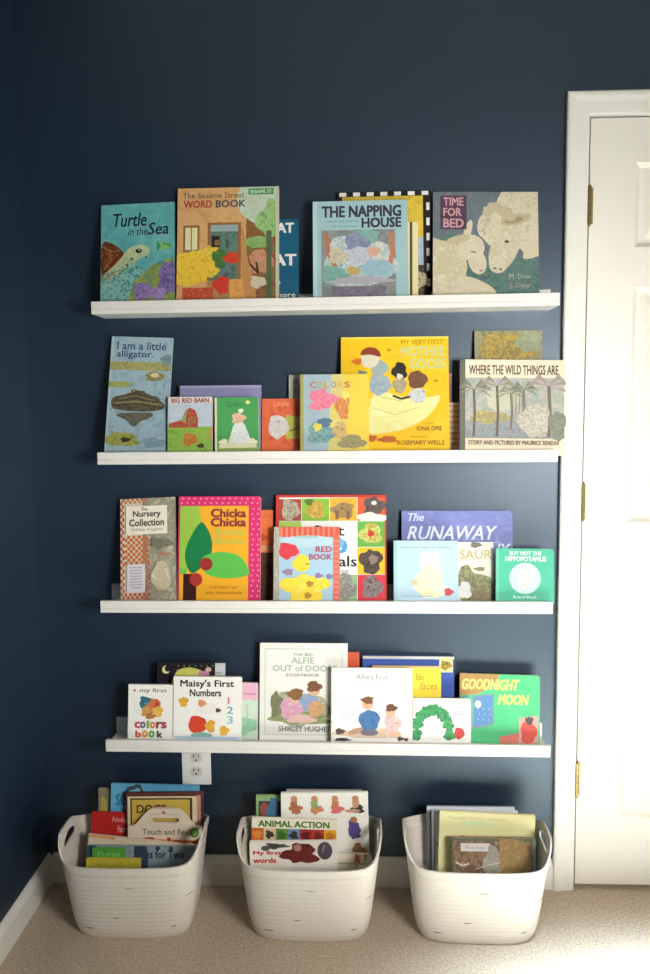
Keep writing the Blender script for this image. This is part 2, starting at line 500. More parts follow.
# ---- top ledge
def put(label, g, loc, w, h, t, lean, roll, col, ops, **k): return book(label, g, loc, w, h, t, lean, roll, col, ops, **k)
NAVY, INK, WHT, CREAM = '#1d2c48', '#2a2622', '#f4f1ea', '#efe3c4'
H1, H2, H3, H4 = .022, .019, .015, .012
put('teal picture book with a sea turtle, leftmost on the top ledge', G1, (.136, -.068, 1.5617), .189, .278, .012, 14, -1.8,
    'n14:#54a3a6,#64b2b0,#78bcb6', [
    Pg([(0, -.2), (.42, -.2), (.62, .3), (.3, .42), (0, .3)], 'n60:#2f6f78,#4fa0a0,#9fc8b8,#6fb0b0'),
    Pg([(.3, -.2), (.44, .18), (.72, .36), (1, .42), (1, -.2)], 'n30:#4a8a8c,#8a9a4a,#a8b060'),
    Bl(.58, .08, .13, .12, 'n50:#7a5aa0,#a488c0,#5a4a88', 4), Bl(.93, .2, .16, .22, 'n50:#7a5aa0,#9a80b8,#5a4a88,#4a7a80', 7), Bl(.78, .05, .1, .09, 'n50:#8a6aa8,#b098c8', 2),
    El(.1, .30, .28, .12, 'n40:#8fb088,#5a7a68,#cfd8a8', 20), El(.3, .40, .3, .10, 'n45:#d0d8a8,#8fae88,#c8d0a0,#5a7868', 22), El(.5, .49, .17, .095, 'n50:#d8dcaa,#a8c090,#d0d4a0', 8),
    Sm([(0, .62), (.12, .61), (.27, .53), (.33, .47), (.2, .36), (.08, .28), (0, .25)], 'n24:#6a3018,#8a4a22,#3a1c12,#a86a38'),
    Ln([(.02, .56), (.16, .5), (.27, .52)], .012, '#b07a48'), Ln([(.05, .32), (.14, .42), (.12, .52)], .012, '#b07a48'), Ln([(.33, .47), (.2, .36), (.06, .27)], .02, '#c8c08a'),
    El(.515, .5, .045, .032, '#26241c'), El(.525, .508, .012, .012, '#c8c8a0'), El(.62, .43, .015, .015, '#3a4a38'), El(.42, .42, .02, .02, '#4a6a50'), El(.36, .36, .02, .02, '#4a6a50'),
    Bl(.86, .54, .1, .05, 'n40:#3f9a5a,#9ac878', 3), Pg([(.76, .6), (.82, .54), (.76, .48)], '#3f9a5a'),
    Tx('Turtle', .17, .76, .62, .9, NAVY, 1, .2), Tx('in the', .37, .665, .63, .745, NAVY, 0, .2), Tx('Sea', .64, .665, .92, .79, NAVY, 1, .2)], hidden=H1)
put('large tan picture book showing a brick house front and yellow bushes', G1, (.363, -.068, 1.5630), .258, .314, .012, 12.3, -.5,
    'n10:#d8a468,#e0b078,#cc9858', [
    Pg([(.68, 1), (1, 1), (1, -.2), (.68, -.2)], 'n14:#7a5038,#96643e,#6a7a48'), Bl(.84, .9, .26, .26, 'n20:#d4dcc8,#c0d0b4,#e4e8dc', 3, .1), Bl(.95, .7, .16, .2, 'n30:#88b868,#a8cc88,#5f9a50', 5), Bl(.78, .5, .14, .06, 'n30:#78a858,#98bc78', 6),
    Rc(.70, .93, .95, .985, '#4f9a58'), Tx('SESAME ST', .72, .942, .93, .972, '#e8f0e0', 1),
    Tx('The Sesame Street', .05, .905, .66, .955, '#4a3a20', 0), Tx('WORD', .06, .82, .34, .885, '#b8402e', 2), Tx('BOOK', .38, .82, .67, .885, '#5a5a60', 2),
    Rc(.30, .1, .63, .68, '#a06a38'), Rc(.33, .1, .6, .66, 'n25:#4a5a50,#6a8a80,#38443e'), Rc(.33, .60, .6, .66, '#9ab0b0'), Rc(.34, .36, .42, .56, '#2a2c28'),
    Rc(.06, .42, .22, .66, '#9a7038'), Rc(.08, .44, .2, .64, '#e8e0b0'), Rc(.135, .44, .145, .64, '#9a7038'), Bl(.14, .36, .09, .06, 'n60:#d898a8,#e8b8b8,#88a070', 8),
    Bl(.32, .34, .13, .16, 'n30:#e8c030,#f0d050,#d8a820', 2), Bl(.16, .27, .2, .17, 'n30:#e8b820,#f4d048,#d8a018', 4, .3),
    Bl(.42, .36, .07, .1, 'n50:#5a8a40,#3f6a38', 2), Bl(.54, .36, .08, .06, 'n60:#c83a28,#e05a38', 5), Bl(.4, .5, .035, .03, '#8a6a40', 4),
    Rc(.3, -.2, .66, .16, 'n40:#c8a070,#b08858,#a07848'), Rc(.06, -.1, .36, .10, 'n60:#d85038,#b8482e,#e0805a'), Bl(.44, .12, .08, .09, '#d8402e', 6), Rc(.52, -.1, .66, .17, 'n60:#d89038,#e8b060,#c87830'),
    Sm([(.62, .64), (.66, .64), (.68, .38), (.78, .1), (.78, -.2), (.70, -.2), (.64, .2)], '#c89058'), Bl(.82, .32, .12, .12, 'n60:#b86a48,#d89878,#8a9a58', 7), Ln([(.72, .3), (.8, .22), (.78, .32)], .02, '#3a3a28'),
    Bl(.8, .14, .08, .06, 'n60:#e0d8c0,#c8b898', 3), Rc(.88, -.2, .93, .6, '#5a6a48'), Rc(.97, -.2, 1, 1, '#c8d0b8')], hidden=H1, spine='#b88848')
put('dark teal book with white capital letters, half hidden behind the large tan book', G1, (.455, -.040, 1.5636), .170, .229, .012, 9.8, -.2,
    '#17607e', [Tx('THE CAT', .12, .83, .93, .95, WHT, 3), Tx('IN', .45, .72, .62, .79, WHT, 2), Tx('THE', .38, .61, .68, .68, WHT, 2), Tx('HAT', .45, .42, .96, .555, WHT, 3),
    Bl(.62, .2, .09, .1, '#e8e4dc', 4), Tx('and more', .4, .02, .95, .08, WHT, 1)], hidden=H1, spine='#124e68')
put('pale blue picture book with a crowded sleepy bed scene, on the top ledge', G1, (.697, -.080, 1.5649), .236, .264, .010, 10, -.1,
    '#a6c8cc', [Rc(0, -.2, .045, 1, '#b8d8dc'), Tx('THE NAPPING', .10, .83, .93, .945, '#3c3648', 3), Tx('HOUSE', .52, .715, .93, .815, '#3c3648', 3), Tx('words and pictures', .15, .765, .48, .80, '#6fa0a8', 1), Tx('for quiet hours', .2, .715, .48, .745, '#6fa0a8', 1),
    Rc(.09, -.2, .87, .69, 'n20:#8a7a78,#7f8e90,#9a9a94,#6a6a70'), Bl(.48, .34, .38, .3, 'n26:#c8d4d0,#9fb8ba,#e0dcd0,#88a4ac', 3, .15),
    Ln([(.14, .66), (.16, .46), (.24, .3)], .05, '#b87858'), Ln([(.82, .66), (.84, .45), (.8, .28)], .05, '#c08060'), Bl(.55, .62, .16, .07, 'n40:#7aa89c,#92bcb0', 6), Bl(.46, .54, .13, .12, 'n40:#7a82a0,#98a0b8', 4),
    Bl(.5, .42, .17, .1, 'n50:#b0b8c8,#c8ccd4,#a8a0b8', 2), Bl(.26, .42, .1, .08, 'n60:#b8a890,#d8c8a8,#8a9898', 7), Bl(.66, .28, .2, .09, 'n40:#90b4c0,#a4c4cc', 5), Bl(.42, .26, .07, .05, 'n60:#c8b070,#b89858', 8), Bl(.22, .22, .14, .1, 'n40:#6fa098,#8ab8a8', 3), Bl(.64, .46, .07, .05, '#d8a890', 1),
    Bl(.5, .16, .34, .04, '#b4b0b8', 9), Rc(.2, -.2, .76, .1, 'n30:#8a8090,#6f6a78')], hidden=H1, spine='#98bcc2')
put('book with a black and white checked border, behind the pale blue book', G1, (.758, -.030, 1.5653), .234, .292, .010, 5.7, .3,
    '#26201c', [Ck(.02, .955, .98, .992, 13, 1, WHT), Ck(.955, .1, .99, .955, 1, 12, WHT), Rc(.05, .55, .92, .95, 'n20:#d8b430,#e4c648,#c8a428'), Tx('COLLECTOR', .1, .7, .73, .84, '#8a6a20', 1), Rc(.05, -.1, .92, .54, 'n30:#6a6058,#3a3028,#8a7858'), Rc(.74, .3, .92, .56, 'n20:#a8bcd0,#b8c8d8'), Bl(.86, .16, .1, .1, 'n60:#5a4a38,#d8c8a0,#2a2420', 3)], hidden=H1, spine='#181512')
put('thin pale yellow book peeking out right of the pale blue book', G1, (.736, -.058, 1.5651), .208, .211, .010, 10, .4, '#efe2a8', [Rc(.90, -.2, .93, 1, '#5a4a30'), Rc(.93, -.2, 1, 1, '#f2e6b0')], hidden=H1)
put('grey picture book with a cream sheep nuzzling a lamb, rightmost on the top ledge', G1, (1.006, -.068, 1.5667), .262, .285, .012, 13.6, 1.1,
    'n14:#7a7a82,#6a7a80,#86828c', [Sm([(0, .55), (.3, .6), (.5, .25), (.8, .35), (1, .4), (1, -.2), (0, -.2)], 'n20:#5a7a74,#6a8a80,#4f6a68'),
    Bl(.88, .74, .33, .3, 'n24:#d4c8a8,#e4dac0,#c4b594', 3, .1), Bl(.62, .66, .19, .22, 'n30:#d8ccac,#e4dcc0,#bcac8c', 5, .1), El(.68, .44, .13, .26, 'n26:#e0d6b8,#d4c8a6,#e8e0c8', -22), El(.615, .27, .085, .085, 'n26:#e4dcc4,#d8ccb0'), El(.78, .72, .14, .055, '#c8b896', 12), El(.77, .715, .09, .03, '#a89472', 12), El(.70, .5, .022, .014, '#5a4a3a'), El(.585, .235, .018, .01, '#8a6a58'), El(.64, .225, .018, .01, '#8a6a58'), [Bl(.52+.045*i, .8+.05*math.sin(i), .05, .05, '#cdbf9c', i+3) for i in range(6)], Bl(.93, .42, .1, .09, '#ddd2b4', 8),
    Sm([(-.05, .56), (.1, .5), (.22, .5), (.34, .3), (.3, .12), (.24, -.3), (-.05, -.3)], 'n24:#e4dabc,#d4c8a4,#eae2cc'), El(.36, .44, .13, .13, 'n26:#e6dcc0,#dacfae'), El(.42, .3, .085, .13, 'n26:#e8dfc6,#dcd0b2', 14), El(.33, .6, .035, .12, '#e0d4b4', -16), El(.24, .52, .12, .04, '#cfc19c', 14), Ln([(.36, .40), (.41, .39)], .012, '#7a6848'), El(.455, .21, .016, .01, '#b08a80'),
    Sm([(.2, .16), (.34, .16), (.56, .06), (.62, -.05), (.5, -.1), (.24, -.1)], 'n26:#e4dabe,#d8ccac'), Bl(.1, .3, .07, .1, '#d6caa6', 4),
    Rc(.07, .62, .32, .96, '#5c3f58'), Tx('TIME', .1, .86, .29, .94, '#d8a8a8', 2), Tx('FOR', .1, .755, .27, .835, '#d8a8a8', 2), Tx('BED', .1, .64, .29, .725, '#d8a8a8', 2),
    Tx('M. Dow', .72, .13, .92, .18, '#c8d0b0', 0), Tx('J. Dyer', .72, .03, .92, .09, '#c8a8a0', 0)], hidden=H1, spine='#6a6a70')
# ---- second ledge
put('tall blue grey picture book with a floating alligator, leftmost on the second ledge', G2, (.117, -.068, 1.1872), .160, .314, .010, 12.3, 2.2,
    'n18:#8ca8b4,#a0b8c0,#7f9cae', [Rc(0, -.2, .04, 1, '#a8c0c4'), Tx('I am a little', .1, .885, .9, .955, '#26406a', 1), Tx('alligator.', .1, .80, .7, .875, '#26406a', 1), Rc(0, .70, 1, .775, 'n40:#8a8a5a,#b0a868,#6a7a5a'), Bl(.15, .57, .24, .05, 'n40:#8a9a50,#a8b068', 2), Bl(.92, .80, .09, .09, 'n50:#5a7078,#8aa0a0', 6),
    Bl(.74, .65, .16, .08, 'n60:#a89858,#6a6a48,#c8b878', 4), El(.74, .66, .07, .035, '#dcc89a'),
    Sm([(.06, .46), (.3, .48), (.45, .53), (.6, .50), (.8, .46), (.97, .38), (.85, .345), (.55, .33), (.2, .34), (.06, .36)], 'n50:#4a4638,#6a6048,#2f2e28,#8a7c58'), Ln([(.1, .405), (.5, .42), (.88, .40)], .02, '#8a7a4a'), [Ln([(.12+.02*i, .375+.022*i), (.45, .40+.024*i), (.86-.04*i, .375+.02*i)], .012, k) for i, k in enumerate(('#3a362c', '#9a8a60', '#3a362c', '#8f8058', '#34302a'))], El(.42, .515, .05, .03, '#5a5442'), El(.56, .505, .045, .028, '#5a5442'), El(.42, .518, .018, .014, '#c8b868'), Ln([(.7, .455), (.78, .47), (.86, .44)], .015, '#2f2c26'), Sm([(.1, .30), (.3, .32), (.8, .33), (.7, .27), (.55, .25), (.5, .20), (.4, .20), (.35, .25)], 'n50:#4a4a40,#6f6a58,#38403e'),
    Bl(.25, .08, .32, .11, 'n40:#8a9a40,#a8a858,#6a7a38', 5), Bl(.33, .08, .08, .04, '#3a3a24', 1), Bl(.8, .06, .2, .08, 'n40:#6a8aa0,#88a0a8', 8)], hidden=H2, spine='#8aa0a4')
put('small board book with a red barn and green meadow, beside the alligator book', G2, (.260, -.075, 1.1872), .114, .156, .012, 10, -.6,
    'n20:#c4ccd4,#b4c0cc', [Rc(0, .88, 1, 1, '#dcd4cc'), Tx('BIG RED BARN', .08, .89, .92, .975, '#8a2a2a', 2), Pg([(0, .42), (1, .44), (1, -.3), (0, -.3)], 'n50:#6f9a40,#8ab850,#a8b048'), Pg([(.02, .42), (.02, .5), (.3, .56), (.4, .74), (.5, .80), (.62, .74), (.68, .6), (.68, .42)], 'n40:#c85a48,#a83a30,#8a9a60'), Pg([(.3, .56), (.4, .5), (.42, .72)], '#8aa868'), Bl(.5, .2, .16, .14, 'n60:#c88838,#b8682a,#d8a858', 3), Bl(.75, .08, .08, .05, '#4a3a28', 5), Rc(.94, .2, 1, .42, '#c89058')], hidden=H2, r=.006, kind='board_book')
put('small green board book with a white fountain shape, on the second ledge', G2, (.381, -.075, 1.1872), .112, .153, .012, 10, -.8,
    '#4fa05a', [Rc(0, -.3, .05, 1, '#e0dcb8'), Rc(.05, -.3, 1, .08, '#8aa058'), Pg([(.3, .12), (.42, .45), (.56, .62), (.7, .45), (.84, .12)], 'n60:#e4e8e0,#c8d4d0,#f0f0e8,#a8b8b8'), Bl(.54, .6, .16, .12, 'n60:#e8e0c8,#d89868,#f0e8d8', 4), Bl(.6, .74, .06, .05, '#f0ece0', 2), Bl(.2, .14, .1, .08, '#e8e4c0', 6), Bl(.86, .14, .1, .08, '#e8e4c0', 7), Rc(.1, .03, .95, .12, '#dcd8b0'), Bl(.76, .9, .05, .04, '#f0e8a0', 3), Tx('Garden', .25, .82, .62, .92, '#3f8a4c', 2)], hidden=H2, r=.005, kind='board_book')
put('small orange red board book with a pale round shape, left of the primary coloured cover', G2, (.491, -.045, 1.1872), .101, .150, .010, 10, -.1,
    'n20:#d86040,#e07048,#cc5438', [Pg([(.62, .68), (1, .62), (1, .2), (.62, .2)], 'n30:#e0c050,#a8b858,#d8a840'), Bl(.42, .44, .26, .3, 'n40:#e4dcd4,#d0c8c4,#f0e8e0', 3, .12), El(.42, .54, .05, .04, '#b8b0ac'), Ln([(.7, .35), (1, .44)], .03, '#6a5038'), Tx('Little', .3, .85, .7, .95, '#e89878', 1)], hidden=H2, r=.005, kind='board_book')
put('lavender book mostly hidden behind the barn and green board books', G2, (.332, -.045, 1.1872), .212, .186, .010, 10, -.4, '#8d8bb4', [Rc(0, .96, 1, 1, '#a8a4c4')], hidden=H2)
put('thin colouring style book fading from blue to yellow, with pink blot', G2, (.629, -.083, 1.1872), .174, .212, .006, 10, .5,
    'n10:#9ab0bc,#a8bcc0', [Rc(0, -.2, .05, 1, 'n200:#c8b858,#8a8a58,#e0d080'), Pg([(.45, 1), (1, 1), (1, -.2), (.4, -.2)], 'n8:#d8d084,#d8c868,#c8c890'), Pg([(.62, 1), (1, 1), (1, -.2), (.72, -.2)], 'n8:#e8cc50,#e8c848'),
    [Tx(a, .15+i*.1, .82, .225+i*.1, .9, c, 2) for i, (a, c) in enumerate(zip('COLORS', ('#c86070', '#a8b058', '#d89848', '#8a90b0', '#d8b048', '#c87858')))],
    Bl(.32, .66, .2, .15, 'n40:#e0708c,#e88aa0,#d8607c', 4, .35), Bl(.62, .56, .1, .18, 'n50:#e0a860,#c8703c,#e8c890', 6), Bl(.66, .72, .06, .06, '#f0d870', 3), Bl(.3, .22, .2, .16, 'n60:#6a9a78,#8ab8a0,#4a7a98,#d8d8c0', 7), Bl(.36, .36, .1, .07, '#5a7a90', 2), Bl(.25, .3, .06, .06, '#e0d060', 1), Bl(.75, .1, .2, .1, 'n60:#7a8a60,#a89868,#6a7a70', 9), Bl(.58, .26, .1, .12, 'n60:#a86a48,#e0b878,#6a8a68', 5)], hidden=H2, spine='#c8b858')
put('pale grey green book edge behind the blue to yellow cover', G2, (.582, -.025, 1.1872), .145, .211, .008, 6.5, .2, '#b8c0b4', [Rc(.08, .1, .5, .95, 'n30:#a09a80,#8a8a78,#b8b098')], hidden=H2)
put('big bright yellow picture book with grey, black and brown shapes on a cream mound', G2, (.783, -.058, 1.1872), .275, .308, .012, 10.7, .5,
    'n6:#f2c41c,#eebc18,#f4ca28', [Rc(0, .985, 1, 1, '#e8d060'), Tx('MY VERY FIRST', .56, .93, .95, .97, '#a88a20', 1), Tx('MOTHER', .56, .82, .97, .91, '#b8c890', 2), Tx('GOOSE', .64, .71, .97, .80, '#b8c890', 2),
    Sm([(.22, .12), (.28, .5), (.38, .52), (.62, .44), (.86, .46), (.94, .48), (.84, .3), (.64, .18), (.4, .13)], 'n14:#ece49c,#e4dc90,#f0e8ac'), Ln([(.3, .36), (.5, .3), (.7, .36)], .008, '#c8bc70'), Ln([(.36, .46), (.56, .42)], .008, '#c8bc70'),
    Bl(.36, .57, .1, .1, 'n40:#8a98a8,#a8b4bc', 3, .12), Bl(.36, .72, .08, .07, '#9aa8a8', 7, .1), Bl(.545, .56, .065, .07, 'n40:#b8b090,#988870', 2, .15), Bl(.545, .69, .07, .08, '#2c2824', 5, .22), Bl(.545, .64, .03, .028, '#d8d0c0', 3),
    Bl(.71, .61, .09, .085, 'n30:#7a5238,#6a4430', 4, .12), Bl(.71, .47, .08, .07, 'n50:#b8bcc0,#d0d0cc,#88909a', 6, .15), Ln([(.48, .47), (.56, .44), (.64, .46)], .02, '#3a2e20'),
    Bl(.27, .80, .085, .085, '#d8d2b8', 4, .06), Sm([(.17, .83), (.2, .89), (.28, .915), (.36, .88), (.38, .81), (.28, .845)], '#8a3a24'), Bl(.15, .78, .045, .03, '#d8702a', 6, .2), Bl(.2, .66, .05, .04, '#7a8a78', 3), Bl(.43, .08, .09, .03, '#b8602a', 5), Bl(.28, .09, .05, .03, '#b8602a', 2),
    El(.45, .88, .02, .014, '#b89020'), El(.88, .6, .02, .012, '#b89020'), Tx('IONA OPIE', .7, .155, .93, .195, '#8a5a20', 1), Tx('ROSEMARY WELLS', .52, .03, .95, .07, '#8a5a20', 1), Tx('edited by', .76, .21, .86, .23, '#b89020'), Tx('illustrated by', .64, .09, .8, .11, '#b89020')], hidden=H2, spine='#d8a814')
put('small cream book with red striped pattern, tucked right of the yellow book', G2, (.895, -.028, 1.1872), .106, .135, .010, 5, .2, '#e4d4c0', [[Rc(.55, .06+i*.12, 1, .11+i*.12, 'n90:#c87858,#e0a888,#d8c0a8') for i in range(8)]], hidden=H2)
put('narrow pink grey book edge behind the striped book, right of the yellow book', G2, (.877, -.0125, 1.1872), .108, .210, .006, 3.1, .1, '#b89890', [], hidden=H2)
put('wide grey picture book with palm trees by water, rightmost on the second ledge', G2, (1.075, -.078, 1.1872), .264, .241, .012, 10, 1,
    '#eadcc0', [Rc(0, -.2, .05, 1, '#6a6a60'), Rc(.05, .8, 1, 1, '#ecdcc2'), Tx('WHERE THE WILD THINGS ARE', .085, .83, .93, .935, '#5a4c3c', 2), Rc(.05, .10, .985, .79, 'n16:#b0b0a0,#9aa49c,#bcb4a4,#a0a8b0'), Rc(.05, .10, .985, .3, 'n40:#7f8890,#98a0a0,#88847c'), Bl(.28, .34, .2, .06, 'n50:#c8b478,#a89868,#88906a', 3), Bl(.4, .56, .16, .12, 'n30:#bcc0a8,#c8c0a8', 4, .1),
    Palm(.13, .12, .66, 1.3, '#6a6258', 'n60:#8a9078,#6f7a6a,#a89888'), Palm(.35, .12, .70, 1.4, '#6a6258', 'n60:#a88a80,#8a8a78,#b89c90'), Palm(.48, .2, .62, 1, '#7a7264', 'n60:#7f8c74,#98927e'), Palm(.6, .26, .66, 1, '#7a7264', 'n60:#7f8c74,#6f7c70'), Palm(.84, .12, .70, 1.7, '#7a6a5c', 'n60:#b08a80,#98908a,#c09c90'),
    [Ln([(.50+i*.03, .3), (.5+i*.03, .6)], .008, '#8a8474') for i in range(4)], Bl(.7, .3, .15, .16, 'n30:#c8c0b0,#a8a090,#d0c8b8,#8a8a80', 6, .2), Bl(.92, .25, .08, .14, 'n50:#6f7a70,#8a8878,#586458', 2), Tx('STORY AND PICTURES BY MAURICE SENDAK', .08, .025, .94, .075, '#6a5a48', 1)], hidden=H2, spine='#5a5a54')
put('olive gold patterned book standing behind the palm tree book', G2, (1.073, -.045, 1.1872), .171, .319, .010, 7.9, .7, 'n24:#8a8664,#a09a74,#787858', [Rc(0, -.2, .05, 1, '#9a967c'), Bl(.5, .85, .46, .22, 'n50:#a88a3a,#c0a858,#8a7a40,#98945e', 3, .15), Bl(.82, .9, .2, .16, 'n40:#8a9478,#a8a888', 5)], hidden=H2)
# ---- third ledge
put('beige and red checked nursery book with a white title panel, leftmost on the third ledge', G3, (.142, -.068, .8058), .146, .274, .014, 14.1, -2.4,
    '#d8cdb4', [Pg([(.4, 1), (1, 1), (1, -.2), (.4, -.2)], 'n24:#b0a890,#8a8a78,#c8bca4'), Ck(0, -.05, .075, 1, 2, 32, '#b8503a'), Ck(0, .95, .5, 1, 12, 2, '#b8703a'), Ck(.08, .33, .52, .62, 9, 10, '#cc6a30'), Ck(.08, -.05, .54, .04, 11, 3, '#c05a3a'), Ck(.46, .05, .54, .33, 2, 12, '#b8685a'), Rc(.11, .63, .86, .92, '#efe6d4'), Tx('The', .38, .87, .5, .905, '#3a3630', 1), Tx('Nursery', .24, .79, .74, .87, '#3a3630', 2), Tx('Collection', .17, .715, .8, .785, '#3a3630', 2), Tx('Shirley Hughes', .2, .655, .78, .695, '#8a8478', 0),
    Bl(.74, .53, .2, .1, 'n50:#5a5a50,#8a8474,#3f423c', 3), Bl(.74, .2, .18, .26, 'n30:#d0c4a4,#bcae90,#dcd2b8', 5, .12), Bl(.8, .42, .12, .03, '#b08068', 2), Rc(.12, .05, .45, .33, '#d8d4d8'), Lines(.16, .41, .08, .31, 8, '#a8a0a8', 3)], hidden=H3, spine='#b8604a')
put('bright book with pink dotted border, green leaf and two red balls', G3, (.325, -.072, .8055), .216, .281, .010, 11, -.3,
    '#d8306c', [Dots(0, .91, 1, 1, 14, 2, .011, '#f0a0b8'), Dots(.86, 0, 1, .9, 2, 18, .011, '#f0a0b8'), Rc(.02, -.2, .855, .905, '#eeac28'), Pg([(.02, .905), (.24, .905), (.3, .7), (.2, .4), (.08, .24), (.02, .26)], '#98c048'),
    Sm([(.29, .76), (.36, .68), (.415, .58), (.42, .46), (.36, .36), (.26, .28), (.17, .23), (.11, .31), (.08, .42), (.11, .53), (.17, .63), (.23, .71)], '#147a44'), Sm([(.28, .40), (.42, .45), (.58, .455), (.76, .42), (.86, .3), (.88, .22), (.6, .19), (.36, .22), (.3, .3)], '#5cb84c'), Pg([(.02, .24), (.1, .24), (.12, .28), (.02, .30)], '#6fb850'),
    Rc(.07, -.2, .23, .24, '#3a1414'), El(.345, .335, .078, .078, '#9c2f2c'), El(.225, .185, .078, .078, '#a8322e'),
    Tx('Chicka', .40, .795, .82, .875, '#8a3040', 3), Tx('Chicka', .40, .705, .82, .785, '#8a3040', 3), Tx('Boom', .45, .615, .8, .685, '#c8bc4c', 3), Tx('Boom', .45, .53, .8, .60, '#c8bc4c', 3), Tx('by Bill Martin Jr and', .4, .09, .72, .125, '#a86818', 0), Tx('John Archambault', .34, .035, .78, .075, '#a86818', 0)], hidden=H3, spine='#c86838', r=.006)
put('book with an orange sky and dark lower half, behind the pink dotted book', G3, (.395, -.030, .8054), .135, .240, .010, 6, .2, 'n20:#d86a38,#e0783c', [Rc(0, -.2, 1, .5, 'n30:#3a2a24,#5a3a30,#281e1c'), Bl(.85, .55, .18, .06, '#d89a70', 2), Bl(.8, .68, .1, .07, '#b8502c', 4)], hidden=H3)
AN = ['n60:#3a3834,#c8b8a0,#1e1c1a', 'n60:#d8b048,#b08838,#e8d080', 'n60:#8a6a48,#a88858,#6a5038', 'n60:#2a2424,#6a5a58,#38302e']
put('large square book of animal photo tiles with a red edge, on the third ledge', G3, (.616, -.056, .8050), .289, .282, .014, 11.3, .3,
    '#c23a30', [Rc(.03, -.2, .985, .975, WHT), Rc(.03, .745, .23, .96, '#a04838'), Bl(.13, .85, .08, .1, AN[0], 3), Rc(.235, .745, .485, .965, '#86b83c'), Bl(.36, .85, .08, .08, AN[1], 5), Bl(.3, .93, .04, .03, '#5a7a30', 2), Rc(.49, .745, .735, .97, '#d8a838'), Bl(.61, .85, .1, .07, AN[2], 6), Rc(.54, .76, .57, .84, '#7a5a40'), Rc(.64, .76, .67, .84, '#7a5a40'), Rc(.74, .745, .985, .975, '#d85a34'), Bl(.89, .89, .1, .08, AN[3], 4), El(.89, .92, .025, .02, '#d8d0c8'), Bl(.87, .77, .14, .05, '#e4e0d8', 8),
    Rc(.74, .49, .985, .74, '#68a848'), Bl(.86, .62, .1, .09, 'n60:#e0d890,#a8b858,#c87838', 5), Bl(.86, .62, .03, .03, '#c83a28', 3), Rc(.74, .225, .985, .485, '#e8b824'), Bl(.86, .35, .1, .11, 'n50:#3a302c,#58483e,#241e1c', 2), Bl(.88, .37, .04, .04, '#8a7468', 1), Rc(.74, -.2, .985, .22, '#d83a48'), Bl(.87, .1, .09, .1, 'n50:#6a5a58,#98888a,#4a3c3c', 7), Rc(.49, -.2, .735, .22, '#98b888'), Bl(.62, .1, .1, .12, 'n60:#a8a49c,#7a7a70,#c8c8b8', 9), Rc(.235, -.2, .485, .22, '#e0b048'), Rc(.03, -.2, .23, .22, '#68a848'), Rc(.03, .23, .23, .485, '#d87838'), Rc(.03, .49, .23, .74, '#a8c860'),
    Tx('first', .34, .60, .62, .70, '#22201e', 1), Tx('100', .30, .43, .64, .56, '#4f98c8', 3), Tx('animals', .26, .30, .73, .40, '#22201e', 1), Tx('and more', .36, .24, .66, .275, '#6a6864', 0), El(.56, .53, .06, .05, '#78b0d0')], hidden=H3, spine='#a82e28')
put('thin light blue book with yellow shapes and patterned spine, before the animal tiles', G3, (.554, -.086, .8051), .171, .203, .006, 12, 0,
    '#a8c8dc', [Rc(0, .86, 1, 1, '#d85a48'), [Rc(.1+i*.08, .86, .13+i*.08, 1, '#e88a70') for i in range(11)], El(.52, .80, .42, .09, '#b8d4e0'), Rc(.9, -.2, 1, .9, '#dc6a58'), [Rc(.92, .02+i*.07, .98, .05+i*.07, '#e89080') for i in range(12)], Rc(0, -.2, .085, 1, 'n300:#c8c0a0,#5a5a58,#e8e0d0,#8a7a50'),
    Tx('A LITTLE BOOK', .32, .845, .66, .875, '#78a878', 1), Tx('RED', .64, .655, .88, .73, '#b04860', 2), Tx('BOOK', .54, .55, .88, .625, '#b04860', 2), Bl(.22, .67, .15, .12, 'n30:#d83a48,#e04a54', 3, .2), Bl(.42, .5, .13, .13, 'n20:#f0d848,#e8cc38', 5, .12), Bl(.48, .16, .34, .22, 'n20:#f0d848,#ecd040,#f4e068', 2, .3), Bl(.55, .22, .055, .045, '#b8803a', 1), Bl(.52, .06, .055, .045, '#b8803a', 4), Pg([(.48, .47), (.56, .49), (.49, .51)], '#d88a38'), Bl(.22, .38, .08, .05, '#9a80a0', 6), Bl(.68, .33, .06, .04, '#8a7ab0', 7), Bl(.85, .32, .05, .04, '#8a7aa8', 8)], hidden=H3, spine='#8a8068')
put('lavender blue board book with slanted white capitals, behind the pale blue bear cover', G3, (.945, -.030, .8044), .288, .237, .014, 7, .4,
    'n8:#7c84c0,#7078b4,#868ec8', [Tx('The', .06, .88, .2, .97, '#d0d8f0', 1, .3), Tx('RUNAWAY', .05, .66, .86, .82, '#dce4f4', 1, .3), Tx('BUNNY', .5, .46, .98, .61, '#dce4f4', 1, .3), Rc(.05, .62, .9, .635, '#98a0d0')], hidden=H3, r=.012, kind='board_book')
put('small pale blue book with a white and cream bear shape, on the third ledge', G3, (.860, -.083, .8045), .164, .167, .010, 9, .6,
    '#b4d0e0', [Rc(0, -.3, .06, 1, '#a4c8cc'), Tx('words for baby at bedtime', .1, .865, .9, .905, '#7a98b0', 1), Bl(.56, .62, .15, .16, '#eae6dc', 3, .08), El(.46, .76, .05, .06, '#eae6dc'), El(.66, .76, .05, .06, '#eae6dc'), Bl(.56, .3, .24, .26, 'n60:#e8e0a8,#efe8c8,#d8d498', 5, .15), Bl(.74, .16, .09, .08, '#e6e0cc', 2), Bl(.85, .14, .07, .06, '#c84a50', 4), Bl(.32, .3, .05, .05, '#c8b890', 6), Rc(.12, .06, .6, .075, '#98b4c4')], hidden=H3)
